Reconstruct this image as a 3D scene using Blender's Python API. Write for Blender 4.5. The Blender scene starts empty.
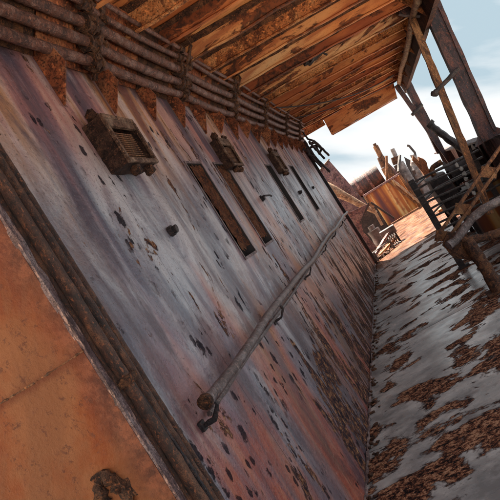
import bpy, bmesh, math, random
from mathutils import Vector, Matrix, noise
random.seed(7)
R = math.radians
scene = bpy.context.scene
col = scene.collection

# ------------------------------------------------------------------ camera
CAM = Vector((0.8916, 0.0, 1.334))
cam_d = bpy.data.cameras.new('camera')
cam_d.sensor_fit = 'AUTO'
cam_d.angle = R(45.24)
cam_d.clip_start = 0.02
cam_d.clip_end = 12000
cam = bpy.data.objects.new('camera', cam_d)
cam.location = CAM
cam.rotation_mode = 'QUATERNION'
yaw, heel = R(14.278), R(32.167)
fw = Vector((-math.sin(yaw), math.cos(yaw), 0))
rt = Vector((math.cos(yaw), math.sin(yaw), 0))
up = Vector((0, 0, 1))
base = Matrix((rt, up, -fw)).transposed()
# the stranded ship is built upright below and laid over to port at the end of the script by this matrix
LIST = Matrix.Translation(CAM) @ base.to_4x4() @ Matrix.Rotation(heel, 4, 'Z') @ base.to_4x4().inverted() @ Matrix.Translation(-CAM)
cam.rotation_quaternion = base.to_quaternion()      # held level: it is the wreck that lists
col.objects.link(cam)
scene.camera = cam

# ------------------------------------------------------------------ light
SUN_EL, SUN_AZ = R(47), R(-63)          # azimuth from +Y towards +X: the sun stands ahead and to the left
sun_dir = Vector((math.sin(SUN_AZ) * math.cos(SUN_EL), math.cos(SUN_AZ) * math.cos(SUN_EL), math.sin(SUN_EL)))
sd = bpy.data.lights.new('sun', 'SUN')
sd.energy = 5.0
sd.angle = R(1.5)
sd.color = (1.0, 0.87, 0.72)
so = bpy.data.objects.new('sun', sd)
so.rotation_mode = 'QUATERNION'
so.rotation_quaternion = sun_dir.to_track_quat('Z', 'Y')
so.location = (-20, -5, 30)
col.objects.link(so)

world = bpy.data.worlds.new('World')
scene.world = world
world.use_nodes = True
wt = world.node_tree
wt.nodes.clear()
def wn(t, **k):
    n = wt.nodes.new(t)
    for a, b in k.items(): setattr(n, a, b)
    return n
out = wn('ShaderNodeOutputWorld'); bg = wn('ShaderNodeBackground')
sky = wn('ShaderNodeTexSky', sky_type='NISHITA', sun_disc=False)
sky.sun_elevation = SUN_EL; sky.sun_rotation = SUN_AZ
sky.air_density = 1.0; sky.dust_density = 0.6
tc = wn('ShaderNodeTexCoord')
mp = wn('ShaderNodeMapping'); mp.inputs['Scale'].default_value = (1.0, 1.0, 4.2)
mp.inputs['Location'].default_value = (7.2, 13.6, 2.35)
cl = wn('ShaderNodeTexNoise'); cl.inputs['Scale'].default_value = 2.6; cl.inputs['Detail'].default_value = 9; cl.inputs['Roughness'].default_value = 0.56
cr = wn('ShaderNodeValToRGB'); cr.color_ramp.elements[0].position = 0.14; cr.color_ramp.elements[1].position = 0.28
cs = wn('ShaderNodeTexNoise'); cs.inputs['Scale'].default_value = 2.3; cs.inputs['Detail'].default_value = 8
cc = wn('ShaderNodeValToRGB')
for _k, (_p, _c) in enumerate(((0.34, (0.95, 1.22, 1.38, 1)), (0.45, (1.65, 1.74, 1.78, 1)), (0.58, (2.1, 2.1, 2.07, 1)))):
    _e = cc.color_ramp.elements[_k] if _k < 2 else cc.color_ramp.elements.new(0.60)
    _e.position = _p; _e.color = _c
mix = wn('ShaderNodeMix', data_type='RGBA')
L = wt.links.new
L(tc.outputs['Generated'], mp.inputs['Vector']); L(mp.outputs[0], cl.inputs['Vector']); L(mp.outputs[0], cs.inputs['Vector'])
L(cl.outputs['Fac'], cr.inputs[0]); L(cs.outputs['Fac'], cc.inputs[0])
L(cr.outputs[0], mix.inputs['Factor']); L(sky.outputs[0], mix.inputs['A']); L(cc.outputs[0], mix.inputs['B'])
L(mix.outputs['Result'], bg.inputs['Color']); bg.inputs['Strength'].default_value = 0.10
L(bg.outputs[0], out.inputs[0])

vs = scene.view_settings
vs.view_transform = 'Standard'
try: vs.look = 'None'
except Exception: pass
vs.exposure = 2.45; vs.gamma = 1.0; vs.use_curve_mapping = False
scene.cycles.max_bounces = 8
scene.cycles.diffuse_bounces = 5
scene.cycles.use_denoising = True

# ------------------------------------------------------------------ materials
class NT:
    """tiny node-graph writer"""
    def __init__(s, name):
        s.m = bpy.data.materials.new(name); s.m.use_nodes = True
        s.t = s.m.node_tree; s.t.nodes.clear()
        s.o = s.t.nodes.new('ShaderNodeOutputMaterial')
        s.b = s.t.nodes.new('ShaderNodeBsdfPrincipled')
        s.t.links.new(s.b.outputs[0], s.o.inputs[0])
        g = s.t.nodes.new('ShaderNodeTexCoord'); s.pos = g.outputs['Object']
        g = s.t.nodes.new('ShaderNodeNewGeometry'); s.world = g.outputs['Position']
    def l(s, a, b): s.t.links.new(a, b)
    def put(s, v, i):
        if isinstance(v, bpy.types.NodeSocket): s.l(v, i)
        elif isinstance(v, (tuple, list)) and len(v) == 3 and i.type == 'RGBA': i.default_value = (*v, 1)
        elif i.type == 'RGBA' and isinstance(v, (int, float)): i.default_value = (v, v, v, 1)
        else: i.default_value = v
    def mapv(s, scale, loc=(0, 0, 0), rot=(0, 0, 0), vec=None):
        n = s.t.nodes.new('ShaderNodeMapping')
        n.inputs['Scale'].default_value = scale; n.inputs['Location'].default_value = loc; n.inputs['Rotation'].default_value = rot
        s.l(vec or s.pos, n.inputs['Vector']); return n.outputs[0]
    def noise(s, scale, detail=6, rough=0.6, vec=None, dist=0.0):
        n = s.t.nodes.new('ShaderNodeTexNoise')
        n.inputs['Scale'].default_value = scale; n.inputs['Detail'].default_value = detail
        n.inputs['Roughness'].default_value = rough; n.inputs['Distortion'].default_value = dist
        s.l(vec or s.pos, n.inputs['Vector']); return n.outputs['Fac']
    def voro(s, scale, vec=None, feature='F1'):
        n = s.t.nodes.new('ShaderNodeTexVoronoi'); n.feature = feature
        n.inputs['Scale'].default_value = scale
        s.l(vec or s.pos, n.inputs['Vector']); return n.outputs['Distance']
    def ramp(s, fac, stops, interp='LINEAR'):
        n = s.t.nodes.new('ShaderNodeValToRGB'); n.color_ramp.interpolation = interp
        e = n.color_ramp.elements
        while len(e) < len(stops): e.new(0.5)
        for k, (p, c) in enumerate(stops):
            e[k].position = p; e[k].color = (c, c, c, 1) if not isinstance(c, (tuple, list)) else (*c, 1)
        s.put(fac, n.inputs[0]); return n.outputs[0]
    def mix(s, f, a, b, mode='MIX'):
        n = s.t.nodes.new('ShaderNodeMix'); n.data_type = 'RGBA'; n.blend_type = mode
        s.put(f, n.inputs['Factor']); s.put(a, n.inputs['A']); s.put(b, n.inputs['B']); return n.outputs['Result']
    def math(s, op, a, b=0.0, clamp=False):
        n = s.t.nodes.new('ShaderNodeMath'); n.operation = op; n.use_clamp = clamp
        s.put(a, n.inputs[0]); s.put(b, n.inputs[1]); return n.outputs[0]
    def axis(s, a, vec=None):
        n = s.t.nodes.new('ShaderNodeSeparateXYZ'); s.l(vec or s.pos, n.inputs[0]); return n.outputs[a]
    def range(s, v, a, b, c=0.0, d=1.0):
        n = s.t.nodes.new('ShaderNodeMapRange'); n.clamp = True
        s.put(v, n.inputs[0])
        for k, x in enumerate((a, b, c, d)): n.inputs[1 + k].default_value = x
        return n.outputs[0]
    def done(s, color, rough, height=None, bump=0.4, dist=0.01, spec=0.5, metal=0.0):
        s.put(color, s.b.inputs['Base Color']); s.put(rough, s.b.inputs['Roughness']); s.put(metal, s.b.inputs['Metallic'])
        s.put(spec, s.b.inputs['Specular IOR Level'])
        if height is not None:
            n = s.t.nodes.new('ShaderNodeBump'); n.inputs['Strength'].default_value = bump; n.inputs['Distance'].default_value = dist
            s.put(height, n.inputs['Height']); s.l(n.outputs[0], s.b.inputs['Normal'])
        return s.m

def rust(name, dark, mid, light, scale=1.0, bump=0.7, rough=(0.55, 0.9), spec=0.35, stretch=(1, 1, 1)):
    """flaking rust: three tones broken up at three sizes, pitted relief"""
    t = NT(name); v = t.mapv(stretch)
    a = t.noise(3.2 * scale, 8, 0.68, v, 0.4); b = t.noise(17 * scale, 8, 0.7, v); c = t.noise(95 * scale, 4, 0.7)
    f = t.math('ADD', t.math('MULTIPLY', a, 0.6), t.math('MULTIPLY', b, 0.4))
    cl_ = t.ramp(f, [(0.40, dark), (0.475, mid), (0.53, mid), (0.60, light)])
    cl_ = t.mix(t.ramp(t.noise(9 * scale, 7, 0.7, v, 0.6), [(0.50, 0.0), (0.58, 0.85)]), cl_, dark)
    cl_ = t.mix(t.ramp(t.noise(5.1 * scale, 6, 0.66, t.mapv(stretch, (3, 8, 5))), [(0.52, 0.0), (0.62, 0.7)]), cl_, light)
    cl_ = t.mix(t.ramp(c, [(0.40, 0.8), (0.52, 0.0)]), cl_, tuple(x * 0.35 for x in dark))
    cl_ = t.mix(t.ramp(t.noise(41 * scale, 5, 0.7, v), [(0.56, 0.0), (0.64, 0.75)]), cl_, (min(1, light[0] * 1.5), light[1] * 1.15, light[2] * .9))
    h = t.math('ADD', t.math('MULTIPLY', b, 0.7), t.math('MULTIPLY', c, 0.35))
    return t.done(cl_, t.range(b, 0.3, 0.7, *rough), h, bump, 0.02, spec)

def mat_wall():
    t = NT('streaked_wall_paint')
    z = t.axis('Z'); y = t.axis('Y')
    wob = t.noise(1.6, 4, 0.55); grit = t.noise(75, 5, .75); crumb = t.noise(24, 6, .7)
    v = t.mapv((1, 1, 0.17)); v2 = t.mapv((1, 1, 0.07)); v3 = t.mapv((1, 1, 0.30))
    broad = t.noise(1.7, 5, 0.5, t.mapv((1, 1, .2)), 0.5)
    soft = t.noise(7.5, 5, 0.6, v2, .2)
    mid = t.noise(5.0, 8, 0.66, v3, 0.6)
    cloud = t.noise(1.35, 6, 0.6, t.mapv((1, 1, .65)), .5)
    c = t.ramp(broad, [(0.34, (.040, .035, .065)), (0.43, (.13, .115, .165)), (0.49, (.22, .145, .19)), (0.54, (.40, .155, .125)), (0.59, (.42, .17, .07)), (0.66, (.10, .038, .048))])
    # the top strakes keep rosy paint; banding paints in the buckles' highlights and shade
    topm = t.range(t.math('ADD', z, t.math('ADD', t.math('MULTIPLY', wob, 0.9), t.range(y, 3.4, 1.6, 0.0, .22))), 1.9, 2.45)
    c = t.mix(t.math('MULTIPLY', topm, 0.85), c, t.ramp(t.noise(3.6, 5, .56, v2, .2), [(0.38, (.065, .035, .055)), (0.45, (.24, .105, .115)), (0.50, (.46, .20, .165)), (0.55, (.62, .38, .30)), (0.59, (.52, .25, .11)), (0.65, (.17, .055, .04))]))
    # scoured grey-blue band, colour brightened to paint in its sky sheen
    grey = t.math('MULTIPLY', t.ramp(t.math('ADD', cloud, t.math('MULTIPLY', soft, .12)), [(0.47, 0.0), (0.59, 1.0)]), t.math('MULTIPLY', t.range(z, 0.35, 0.9), t.range(z, 2.15, 1.75)))
    c = t.mix(t.math('MULTIPLY', grey, 0.74), c, t.ramp(mid, [(0.37, (.085, .10, .145)), (0.48, (.24, .27, .325)), (0.58, (.56, .60, .645))]))
    # soft pale runs
    c = t.mix(t.math('MULTIPLY', t.math('MULTIPLY', t.ramp(soft, [(0.50, 0.0), (0.66, 0.7)]), t.range(z, .7, 1.2, .15, 1.0)), t.ramp(wob, [(.44, .05), (.58, 1.0)])), c, (.60, .56, .57))
    # purple-black smears and bruises under the paint
    sm = t.math('ADD', t.noise(3.0, 7, 0.62, t.mapv((1, 1, .28), (1, 4, 2)), .6), t.math('MULTIPLY', t.math('SUBTRACT', crumb, .5), .12))
    c = t.mix(t.ramp(sm, [(0.53, 0.0), (0.61, 0.85)]), c, (.075, .055, .08))
    c = t.mix(t.math('MULTIPLY', t.ramp(t.noise(15, 5, .66, t.mapv((1, 1, .10), (3, 9, 1))), [(0.53, 0.0), (0.62, 0.6)]), t.math('MULTIPLY', t.ramp(cloud, [(.5, 1.0), (.62, .2)]), t.range(y, 2.2, 4.5, .25, 1.0))), c, (.085, .06, .085))
    # orange bleeding low on the plate
    bleed = t.math('MULTIPLY', t.ramp(t.noise(2.6, 6, 0.6, t.mapv((1, 1, .2), (0, 2, 0)), 0.4), [(0.50, 0.0), (0.60, 1.0)]), t.range(t.math('ADD', z, t.math('MULTIPLY', wob, .6)), 1.55, 1.05))
    c = t.mix(t.math('MULTIPLY', t.range(t.math('ADD', z, t.math('MULTIPLY', wob, .5)), 1.25, .55), .6), c, t.ramp(mid, [(.38, (.045, .032, .045)), (.52, (.13, .085, .10)), (.62, (.24, .17, .18))]))
    c = t.mix(t.math('MULTIPLY', bleed, 0.9), c, t.ramp(mid, [(0.36, (.13, .028, .032)), (0.5, (.36, .075, .042)), (0.62, (.48, .17, .09))]))
    # flaked-off patches down to bare rust, more of them near the deck
    lowm = t.range(t.math('ADD', z, t.math('MULTIPLY', wob, 0.8)), 1.35, 0.8)
    fl = t.math('ADD', t.noise(4.2, 8, 0.66, t.mapv((1, 1.2, 0.42)), 0.6), t.math('MULTIPLY', t.math('SUBTRACT', crumb, .5), .22))
    gate = t.math('MULTIPLY', t.range(t.math('ADD', y, t.math('MULTIPLY', wob, 1.6)), 3.2, 4.2), lowm)
    flm = t.ramp(t.math('ADD', fl, t.math('MULTIPLY', gate, 0.125)), [(0.605, 0.0), (0.625, 1.0)])
    rc = t.ramp(t.math('ADD', t.math('MULTIPLY', crumb, .6), t.math('MULTIPLY', grit, .4)), [(0.41, (.008, .007, .012)), (0.48, (.035, .022, .03)), (0.54, (.16, .065, .035)), (0.61, (.42, .25, .14))])
    c = t.mix(flm, c, rc)
    # small blisters in loose swarms
    swarm = t.ramp(t.math('ADD', t.noise(1.5, 5, .6, t.mapv((1, 1, 1), (4, 1, 3))), t.range(z, 1.9, .6, 0.0, .13)), [(0.54, 0.0), (0.60, 1.0)])
    b1 = t.math('ADD', t.voro(8.5, t.mapv((1, 1, 0.60))), t.math('MULTIPLY', crumb, .7))
    b2 = t.math('ADD', t.voro(17.0, t.mapv((1, 1, 0.55), (3, 2, 1))), t.math('MULTIPLY', crumb, .8))
    p1 = t.ramp(b1, [(0.49, 1.0), (0.54, 0.0)]); p2 = t.ramp(b2, [(0.59, 1.0), (0.64, 0.0)])
    blm = t.math('MULTIPLY', t.math('MAXIMUM', p1, p2), swarm)
    c = t.mix(t.math('MULTIPLY', blm, 0.92), c, t.ramp(crumb, [(.46, (.010, .009, .016)), (.62, (.06, .038, .04))]))
    c = t.mix(t.ramp(grit, [(0.57, 0.0), (0.65, 0.75)]), c, (.07, .045, .045))
    c = t.mix(t.ramp(grit, [(0.35, 0.22), (0.41, 0.0)]), c, (.50, .46, .46))
    rough = t.mix(t.math('MAXIMUM', flm, blm), t.mix(topm, t.range(mid, 0.35, 0.65, 0.15, 0.38), .5), 0.8)
    h = t.math('ADD', t.math('MULTIPLY', flm, -0.7), t.math('ADD', t.math('MULTIPLY', crumb, 0.8), t.math('ADD', t.math('MULTIPLY', cloud, 2.0), t.math('ADD', t.math('MULTIPLY', grit, .3), t.math('MULTIPLY', blm, -1.2)))))
    return t.done(c, rough, h, 0.65, 0.014, t.math('SUBTRACT', .62, t.math('MULTIPLY', t.math('MAXIMUM', flm, blm), .52)), t.math('MULTIPLY', grey, .4))

def mat_deck():
    t = NT('peeling_deck_paint')
    y = t.axis('Y'); x = t.axis('X')
    v = t.mapv((0.85, 1.05, 1))
    big = t.math('ADD', t.noise(2.9, 7, 0.60, v, 0.35), t.math('MULTIPLY', t.math('SUBTRACT', t.noise(26, 6, .7, t.mapv((.8, 1.1, 1))), .5), .09))
    fine = t.noise(16, 6, 0.62, t.mapv((0.6, 1.2, 1)))
    grey = t.ramp(t.noise(3.0, 7, .66, v), [(0.38, (.20, .21, .225)), (0.5, (.36, .375, .39)), (0.61, (.53, .545, .56))])
    grey = t.mix(t.ramp(fine, [(0.54, 0.0), (0.66, 0.5)]), grey, (.16, .145, .15))
    grey = t.mix(t.ramp(t.noise(130, 3, .7), [(0.6, 0.0), (0.7, 0.5)]), grey, (.10, .09, .09))
    near = t.math('ADD', t.math('MULTIPLY', t.range(y, 4.4, 2.7), 0.072), t.math('MULTIPLY', t.range(x, 0.1, 0.7), 0.035))
    pm = t.ramp(t.math('ADD', big, near), [(0.556, 0.0), (0.568, 1.0)])
    edge = t.ramp(t.math('ADD', big, near), [(0.540, 0.0), (0.557, 1.0), (0.568, 1.0), (0.586, 0.0)])
    gv = t.mapv((.8, 1.1, 1)); wv = t.noise(30, 6, .7, gv)
    grain = t.math('ADD', t.math('ADD', t.math('MULTIPLY', t.voro(120, gv), .55), t.math('MULTIPLY', t.voro(47, t.mapv((.8, 1.1, 1), (2, 3, 0))), .45)), t.math('MULTIPLY', t.math('SUBTRACT', wv, .5), 2.2))
    gtone = t.math('ADD', t.math('MULTIPLY', t.math('SUBTRACT', 1.0, grain), .55), t.math('MULTIPLY', t.noise(6, 6, .65), .6))
    rc = t.ramp(gtone, [(0.40, (.010, .007, .009)), (0.50, (.075, .032, .024)), (0.60, (.23, .095, .055)), (0.72, (.48, .28, .18))])
    c = t.mix(pm, grey, rc)
    c = t.mix(t.math('MULTIPLY', edge, 0.75), c, (.045, .038, .042))
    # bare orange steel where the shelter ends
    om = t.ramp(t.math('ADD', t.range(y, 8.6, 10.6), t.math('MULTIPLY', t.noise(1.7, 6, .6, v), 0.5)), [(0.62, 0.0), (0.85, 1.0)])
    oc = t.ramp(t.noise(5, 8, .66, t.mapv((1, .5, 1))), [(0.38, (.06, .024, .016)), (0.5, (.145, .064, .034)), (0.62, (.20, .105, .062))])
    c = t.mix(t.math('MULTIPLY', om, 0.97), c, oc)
    rough = t.mix(pm, t.range(t.noise(5, 5, .6, v), 0.35, 0.65, 0.17, 0.36), 0.85)
    hh = t.math('ADD', t.math('MULTIPLY', pm, t.math('SUBTRACT', 1.2, t.math('MULTIPLY', grain, 1.3))), t.math('ADD', t.math('MULTIPLY', fine, 0.10), t.math('MULTIPLY', pm, -0.5)))
    return t.done(c, rough, hh, 0.7, 0.012, t.math('SUBTRACT', .55, t.math('MULTIPLY', pm, .45)))

def mat_end():
    t = NT('orange_bulkhead_paint')
    v = t.mapv((1, 1, .14), vec=t.world)      # rain runs plumb down the heeled plate
    a = t.noise(2.2, 6, .6); b = t.noise(7, 7, .65, v); f = t.noise(60, 5, .7)
    c = t.ramp(a, [(0.38, (.085, .013, .003)), (0.47, (.155, .030, .007)), (0.54, (.20, .055, .016)), (0.62, (.22, .085, .035))])
    c = t.mix(t.ramp(b, [(0.46, 0.0), (0.60, 0.75)]), c, (.17, .065, .028))
    c = t.mix(t.ramp(f, [(0.55, 0.0), (0.7, 0.5)]), c, (.10, .03, .02))
    ed = t.range(t.math('ADD', t.axis('X'), t.math('MULTIPLY', t.noise(6, 6, .7), 0.20)), 0.0, 0.095)
    c = t.mix(t.math('MULTIPLY', ed, 0.8), c, t.ramp(t.noise(24, 6, .7), [(0.4, (.04, .018, .018)), (0.6, (.20, .07, .04))]))
    sd_ = t.math('ABSOLUTE', t.math('SUBTRACT', t.math('ADD', t.axis('Z'), t.math('MULTIPLY', t.math('SUBTRACT', t.noise(18, 6, .7), .5), .05)), 1.335))
    c = t.mix(t.range(sd_, 0.0, .022, .75, 0.0), c, (.10, .022, .008))
    c = t.mix(t.ramp(t.noise(26, 7, .75), [(0.57, 0.0), (0.63, 0.8)]), c, (.09, .03, .018))
    h = t.math('ADD', t.math('MULTIPLY', f, .7), t.math('MULTIPLY', t.noise(16, 6, .7), .9))
    return t.done(c, 0.6, h, 0.5, 0.012, 0.2)

def mat_ceiling(name, shift):
    """peeling cream paint over rust; every plate gets its own stretch of the pattern"""
    t = NT(name)
    oi = t.t.nodes.new('ShaderNodeObjectInfo'); rnd = oi.outputs['Random']
    off = t.t.nodes.new('ShaderNodeCombineXYZ'); t.l(t.math('MULTIPLY', rnd, 37.0), off.inputs[0]); t.l(t.math('MULTIPLY', rnd, 91.0), off.inputs[1])
    ad = t.t.nodes.new('ShaderNodeVectorMath'); ad.operation = 'ADD'; t.l(t.pos, ad.inputs[0]); t.l(off.outputs[0], ad.inputs[1]); p = ad.outputs[0]
    a = t.noise(1.7, 6, .58, t.mapv((0.28, 1.0, 1), vec=p), .4); b = t.noise(5.5, 8, .68, t.mapv((.30, 1.2, 1), vec=p), .5); f = t.noise(70, 5, .7)
    e = t.noise(16, 6, .66, t.mapv((.12, 1.3, 1), vec=p))
    tone = t.math('ADD', t.math('MULTIPLY', a, .75), t.math('MULTIPLY', rnd, .25))
    c = t.ramp(tone, [(0.36, (.28, .07, .026)), (0.44, (.52, .165, .055)), (0.53, (.66, .27, .095)), (0.60, (.70, .37, .16)), (0.68, (.66, .46, .27))])
    c = t.mix(t.ramp(e, [(0.46, 0.0), (0.60, 0.75)]), c, (.36, .10, .04))
    c = t.mix(t.ramp(t.math('ADD', b, shift), [(0.545, 0.0), (0.575, 0.95)]), c, t.ramp(t.noise(26, 6, .7), [(0.42, (.030, .012, .011)), (0.58, (.20, .055, .02))]))
    c = t.mix(t.ramp(f, [(0.57, 0.0), (0.66, 0.5)]), c, (.14, .045, .02))
    h = t.math('ADD', t.math('MULTIPLY', f, .4), t.math('MULTIPLY', b, .9))
    return t.done(c, 0.55, h, 0.4, 0.015, 0.4)

def mat_plain(name, a, b, c_, sc=6, rough=0.6, bump=.3):
    t = NT(name); n = t.noise(sc, 8, .65); f = t.noise(sc * 9, 5, .7)
    c = t.ramp(n, [(0.33, a), (0.5, b), (0.67, c_)])
    return t.done(c, rough, t.math('ADD', n, f), bump, .01, .4)

def mat_streak_panel():
    t = NT('yellow_orange_streaks')
    b = t.noise(2.9, 3, .5, t.mapv((1, 1, .05), (.3, 0, 0)), 0); f = t.noise(9, 7, .7, t.mapv((1, 1, .5)))
    c = t.ramp(b, [(0.36, (.085, .035, .042)), (0.45, (.20, .062, .032)), (0.51, (.44, .18, .05)), (0.56, (.58, .42, .20)), (0.60, (.36, .125, .04)), (0.68, (.11, .04, .04))])
    c = t.mix(t.ramp(f, [(0.54, 0.0), (0.62, 0.6)]), c, (.16, .05, .03))
    return t.done(c, .6, f, .3, .01, .3)

M = {
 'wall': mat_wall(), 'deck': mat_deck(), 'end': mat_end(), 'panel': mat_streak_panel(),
 'ceil0': mat_ceiling('overhead_paint', 0.0), 'ceil1': mat_ceiling('overhead_paint_browned', .035), 'ceil2': mat_ceiling('overhead_paint_pale', -.03),
 'beam': rust('beam_rust', (.10, .030, .015), (.46, .17, .06), (.66, .34, .15), 1.0, .5),
 'pipe': rust('pipe_rust_grey', (.04, .012, .009), (.17, .055, .032), (.32, .19, .16), 2.2, .9, (.32, .65), .6),
 'clot': rust('scabby_rust', (.018, .010, .010), (.10, .045, .028), (.26, .12, .06), 2.6, 1.0),
 'gusset': rust('gusset_orange', (.05, .016, .010), (.25, .070, .028), (.40, .16, .075), .9, .6),
 'vpipe': rust('pipe_rust_brown', (.018, .009, .008), (.085, .032, .020), (.26, .115, .06), 3.4, .9, (.28, .6), .8, (1, 1, .6)),
 'edge': rust('worn_edge_steel', (.05, .025, .028), (.15, .09, .095), (.36, .29, .30), 2.2, .7, (.35, .7), .5, (1, 1, .4)),
 'box': rust('lamp_box_rust', (.018, .010, .009), (.075, .034, .024), (.17, .09, .06), 3.0, 1.0),
 'boxrim': rust('lamp_rim_tan', (.04, .018, .013), (.16, .085, .055), (.34, .235, .17), 3.0, .6),
 'pane': rust('window_plate_rust', (.06, .02, .013), (.30, .10, .045), (.48, .22, .11), 2.0, .9),
 'rim': rust('window_rim', (.02, .016, .018), (.075, .065, .07), (.34, .34, .36), 3.0, .6, (.35, .6), .5),
 'rail': rust('handrail_grey', (.030, .016, .018), (.115, .078, .08), (.30, .26, .275), 2.6, .6, (.22, .5), .8),
 'dark': rust('blackened_steel', (.012, .011, .014), (.035, .030, .036), (.085, .06, .06), 2.0, .7, (.4, .75), .45),
 'post': rust('purple_black_steel', (.014, .012, .018), (.055, .035, .045), (.15, .06, .05), 1.6, .7, (.4, .75), .45, (1, 1, .4)),
 'girder': rust('girder_red_black', (.012, .008, .008), (.05, .022, .018), (.12, .045, .03), 1.4, .7, (.8, .95), .15),
 'strut': rust('strut_rust', (.05, .022, .016), (.20, .085, .04), (.34, .18, .09), 1.8, .6, (.5, .85), .35, (1, 1, .3)),
 'tan': rust('pale_rust_pipe', (.12, .06, .04), (.36, .22, .14), (.52, .40, .28), 1.6, .5),
 'plum': rust('plum_plate', (.06, .03, .035), (.20, .11, .12), (.34, .22, .20), 1.0, .4),
 'orange': rust('bright_orange_rust', (.16, .05, .02), (.48, .20, .08), (.62, .36, .18), 1.2, .5),
 'galv': mat_plain('weathered_grey_steel', (.15, .16, .17), (.34, .35, .37), (.55, .56, .58), 9, .5),
 'galvd': mat_plain('dirty_grey_steel', (.05, .045, .05), (.16, .13, .13), (.34, .33, .34), 5, .5),
 'bars': rust('worn_black_bars', (.010, .009, .011), (.028, .024, .028), (.13, .11, .12), 2.6, .7, (.22, .5), .7),
 'inside': mat_plain('unlit_interior_paint', (.03, .025, .025), (.05, .04, .04), (.08, .06, .05), 5, .8),
 'hull': rust('hull_rust', (.06, .03, .025), (.18, .08, .05), (.30, .16, .10), .6, .5),
 'sand': mat_plain('tidal_sand', (.48, .42, .33), (.58, .51, .41), (.66, .60, .50), .4, .8),
}
def mat_sea():
    t = NT('shallow_sea')
    n = t.noise(.9, 5, .6, t.mapv((1, .5, 1)))
    return t.done(t.ramp(t.noise(.02, 4), [(.4, (.20, .23, .24)), (.6, (.32, .35, .35))]), .18, n, .5, .1, .5)
M['sea'] = mat_sea()

# ------------------------------------------------------------------ builders
def obj(name, bm, mat, parent=None, smooth=True):
    me = bpy.data.meshes.new(name)
    bmesh.ops.recalc_face_normals(bm, faces=bm.faces)
    bm.to_mesh(me); bm.free()
    if smooth:
        for p in me.polygons: p.use_smooth = True
        me.set_sharp_from_angle(angle=R(38))
    me.materials.append(M[mat])
    o = bpy.data.objects.new(name, me); col.objects.link(o)
    if parent: o.parent = parent; o.matrix_parent_inverse = Matrix.Translation(-parent.location)
    return o
def tag(o, label, cat, group=None):
    o['label'] = label; o['category'] = cat
    if group: o['group'] = group
    return o
def thing(name, loc, label, cat, group=None):
    o = bpy.data.objects.new(name, None); o.location = loc; o.empty_display_size = .1
    col.objects.link(o); return tag(o, label, cat, group)
def structure(o): o['kind'] = 'structure'; return o
def rough_up(bm, amp, freq, seed=0.0):
    bm.normal_update()
    for v in bm.verts:
        p = v.co * freq + Vector((seed, seed * 1.7, seed * .6))
        v.co += v.normal * (noise.fractal(p, .9, 2.1, 3) * amp)
def box(bm, x0, x1, y0, y1, z0, z1, bev=0.0):
    r = bmesh.ops.create_cube(bm, size=1)
    vs_ = r['verts']
    for v in vs_:
        v.co = Vector(((x0 + x1) / 2 + v.co.x * (x1 - x0), (y0 + y1) / 2 + v.co.y * (y1 - y0), (z0 + z1) / 2 + v.co.z * (z1 - z0)))
    if bev:
        es = list({e for v in vs_ for e in v.link_edges})
        bmesh.ops.bevel(bm, geom=es, offset=bev, segments=2, affect='EDGES', profile=.6)
    return bm
def bar(bm, a, b, w, h, bev=.004, side=None, n=1):
    """a rectangular bar from a to b; w across `side`, h across the other way"""
    a, b = Vector(a), Vector(b); d = (b - a).normalized()
    s = Vector(side) if side else (Vector((0, 0, 1)).cross(d) if abs(d.z) < .95 else Vector((1, 0, 0)))
    s = (s - d * s.dot(d)).normalized(); u = d.cross(s)
    rings = []
    for k in range(n + 1):
        c = a.lerp(b, k / n)
        q = [c + s * (i * w / 2) + u * (j * h / 2) for i, j in ((-1, -1), (1, -1), (1, 1), (-1, 1))]
        rings.append([bm.verts.new(p) for p in q])
    fs = []
    for k in range(n):
        for i in range(4): fs.append(bm.faces.new((rings[k][i], rings[k][(i + 1) % 4], rings[k + 1][(i + 1) % 4], rings[k + 1][i])))
    fs.append(bm.faces.new(rings[0][::-1])); fs.append(bm.faces.new(rings[-1]))
    return bm
def tube(bm, pts, rad, seg=10, step=.05, amp=0.0, freq=22, seed=0.0, cap=True):
    """a pipe along pts; rad a number or one per point; amp roughens the surface like scale"""
    pts = [Vector(p) for p in pts]
    rads = rad if isinstance(rad, (list, tuple)) else [rad] * len(pts)
    P, Q = [], []
    for k in range(len(pts) - 1):
        n = max(1, int((pts[k + 1] - pts[k]).length / step))
        for i in range(n):
            P.append(pts[k].lerp(pts[k + 1], i / n)); Q.append(rads[k] + (rads[k + 1] - rads[k]) * i / n)
    P.append(pts[-1]); Q.append(rads[-1])
    prev = None; rings = []
    for k, p in enumerate(P):
        d = (P[min(k + 1, len(P) - 1)] - P[max(k - 1, 0)]).normalized()
        if prev is None:
            s = d.orthogonal().normalized()
        else:
            s = (prev - d * prev.dot(d)).normalized()
        prev = s; u = d.cross(s); ring = []
        for i in range(seg):
            a = 2 * math.pi * i / seg; n = s * math.cos(a) + u * math.sin(a); q = p + n * Q[k]
            if amp: q += n * amp * noise.fractal(q * freq + Vector((seed, 0, seed)), .8, 2.1, 3)
            ring.append(bm.verts.new(q))
        rings.append(ring)
    for k in range(len(rings) - 1):
        for i in range(seg):
            bm.faces.new((rings[k][i], rings[k][(i + 1) % seg], rings[k + 1][(i + 1) % seg], rings[k + 1][i]))
    if cap: bm.faces.new(rings[0][::-1]); bm.faces.new(rings[-1])
    return bm
def sag(a, b, d, n=8):
    a, b = Vector(a), Vector(b)
    return [a.lerp(b, k / n) - Vector((0, 0, d * 4 * (k / n) * (1 - k / n))) for k in range(n + 1)]
def slab(bm, poly, th):
    """extrude a closed polygon of points by the vector th"""
    th = Vector(th); A = [bm.verts.new(Vector(p)) for p in poly]; B = [bm.verts.new(Vector(p) + th) for p in poly]; n = len(A)
    bm.faces.new(A[::-1]); bm.faces.new(B)
    for i in range(n): bm.faces.new((A[i], A[(i + 1) % n], B[(i + 1) % n], B[i]))
    return bm
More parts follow.
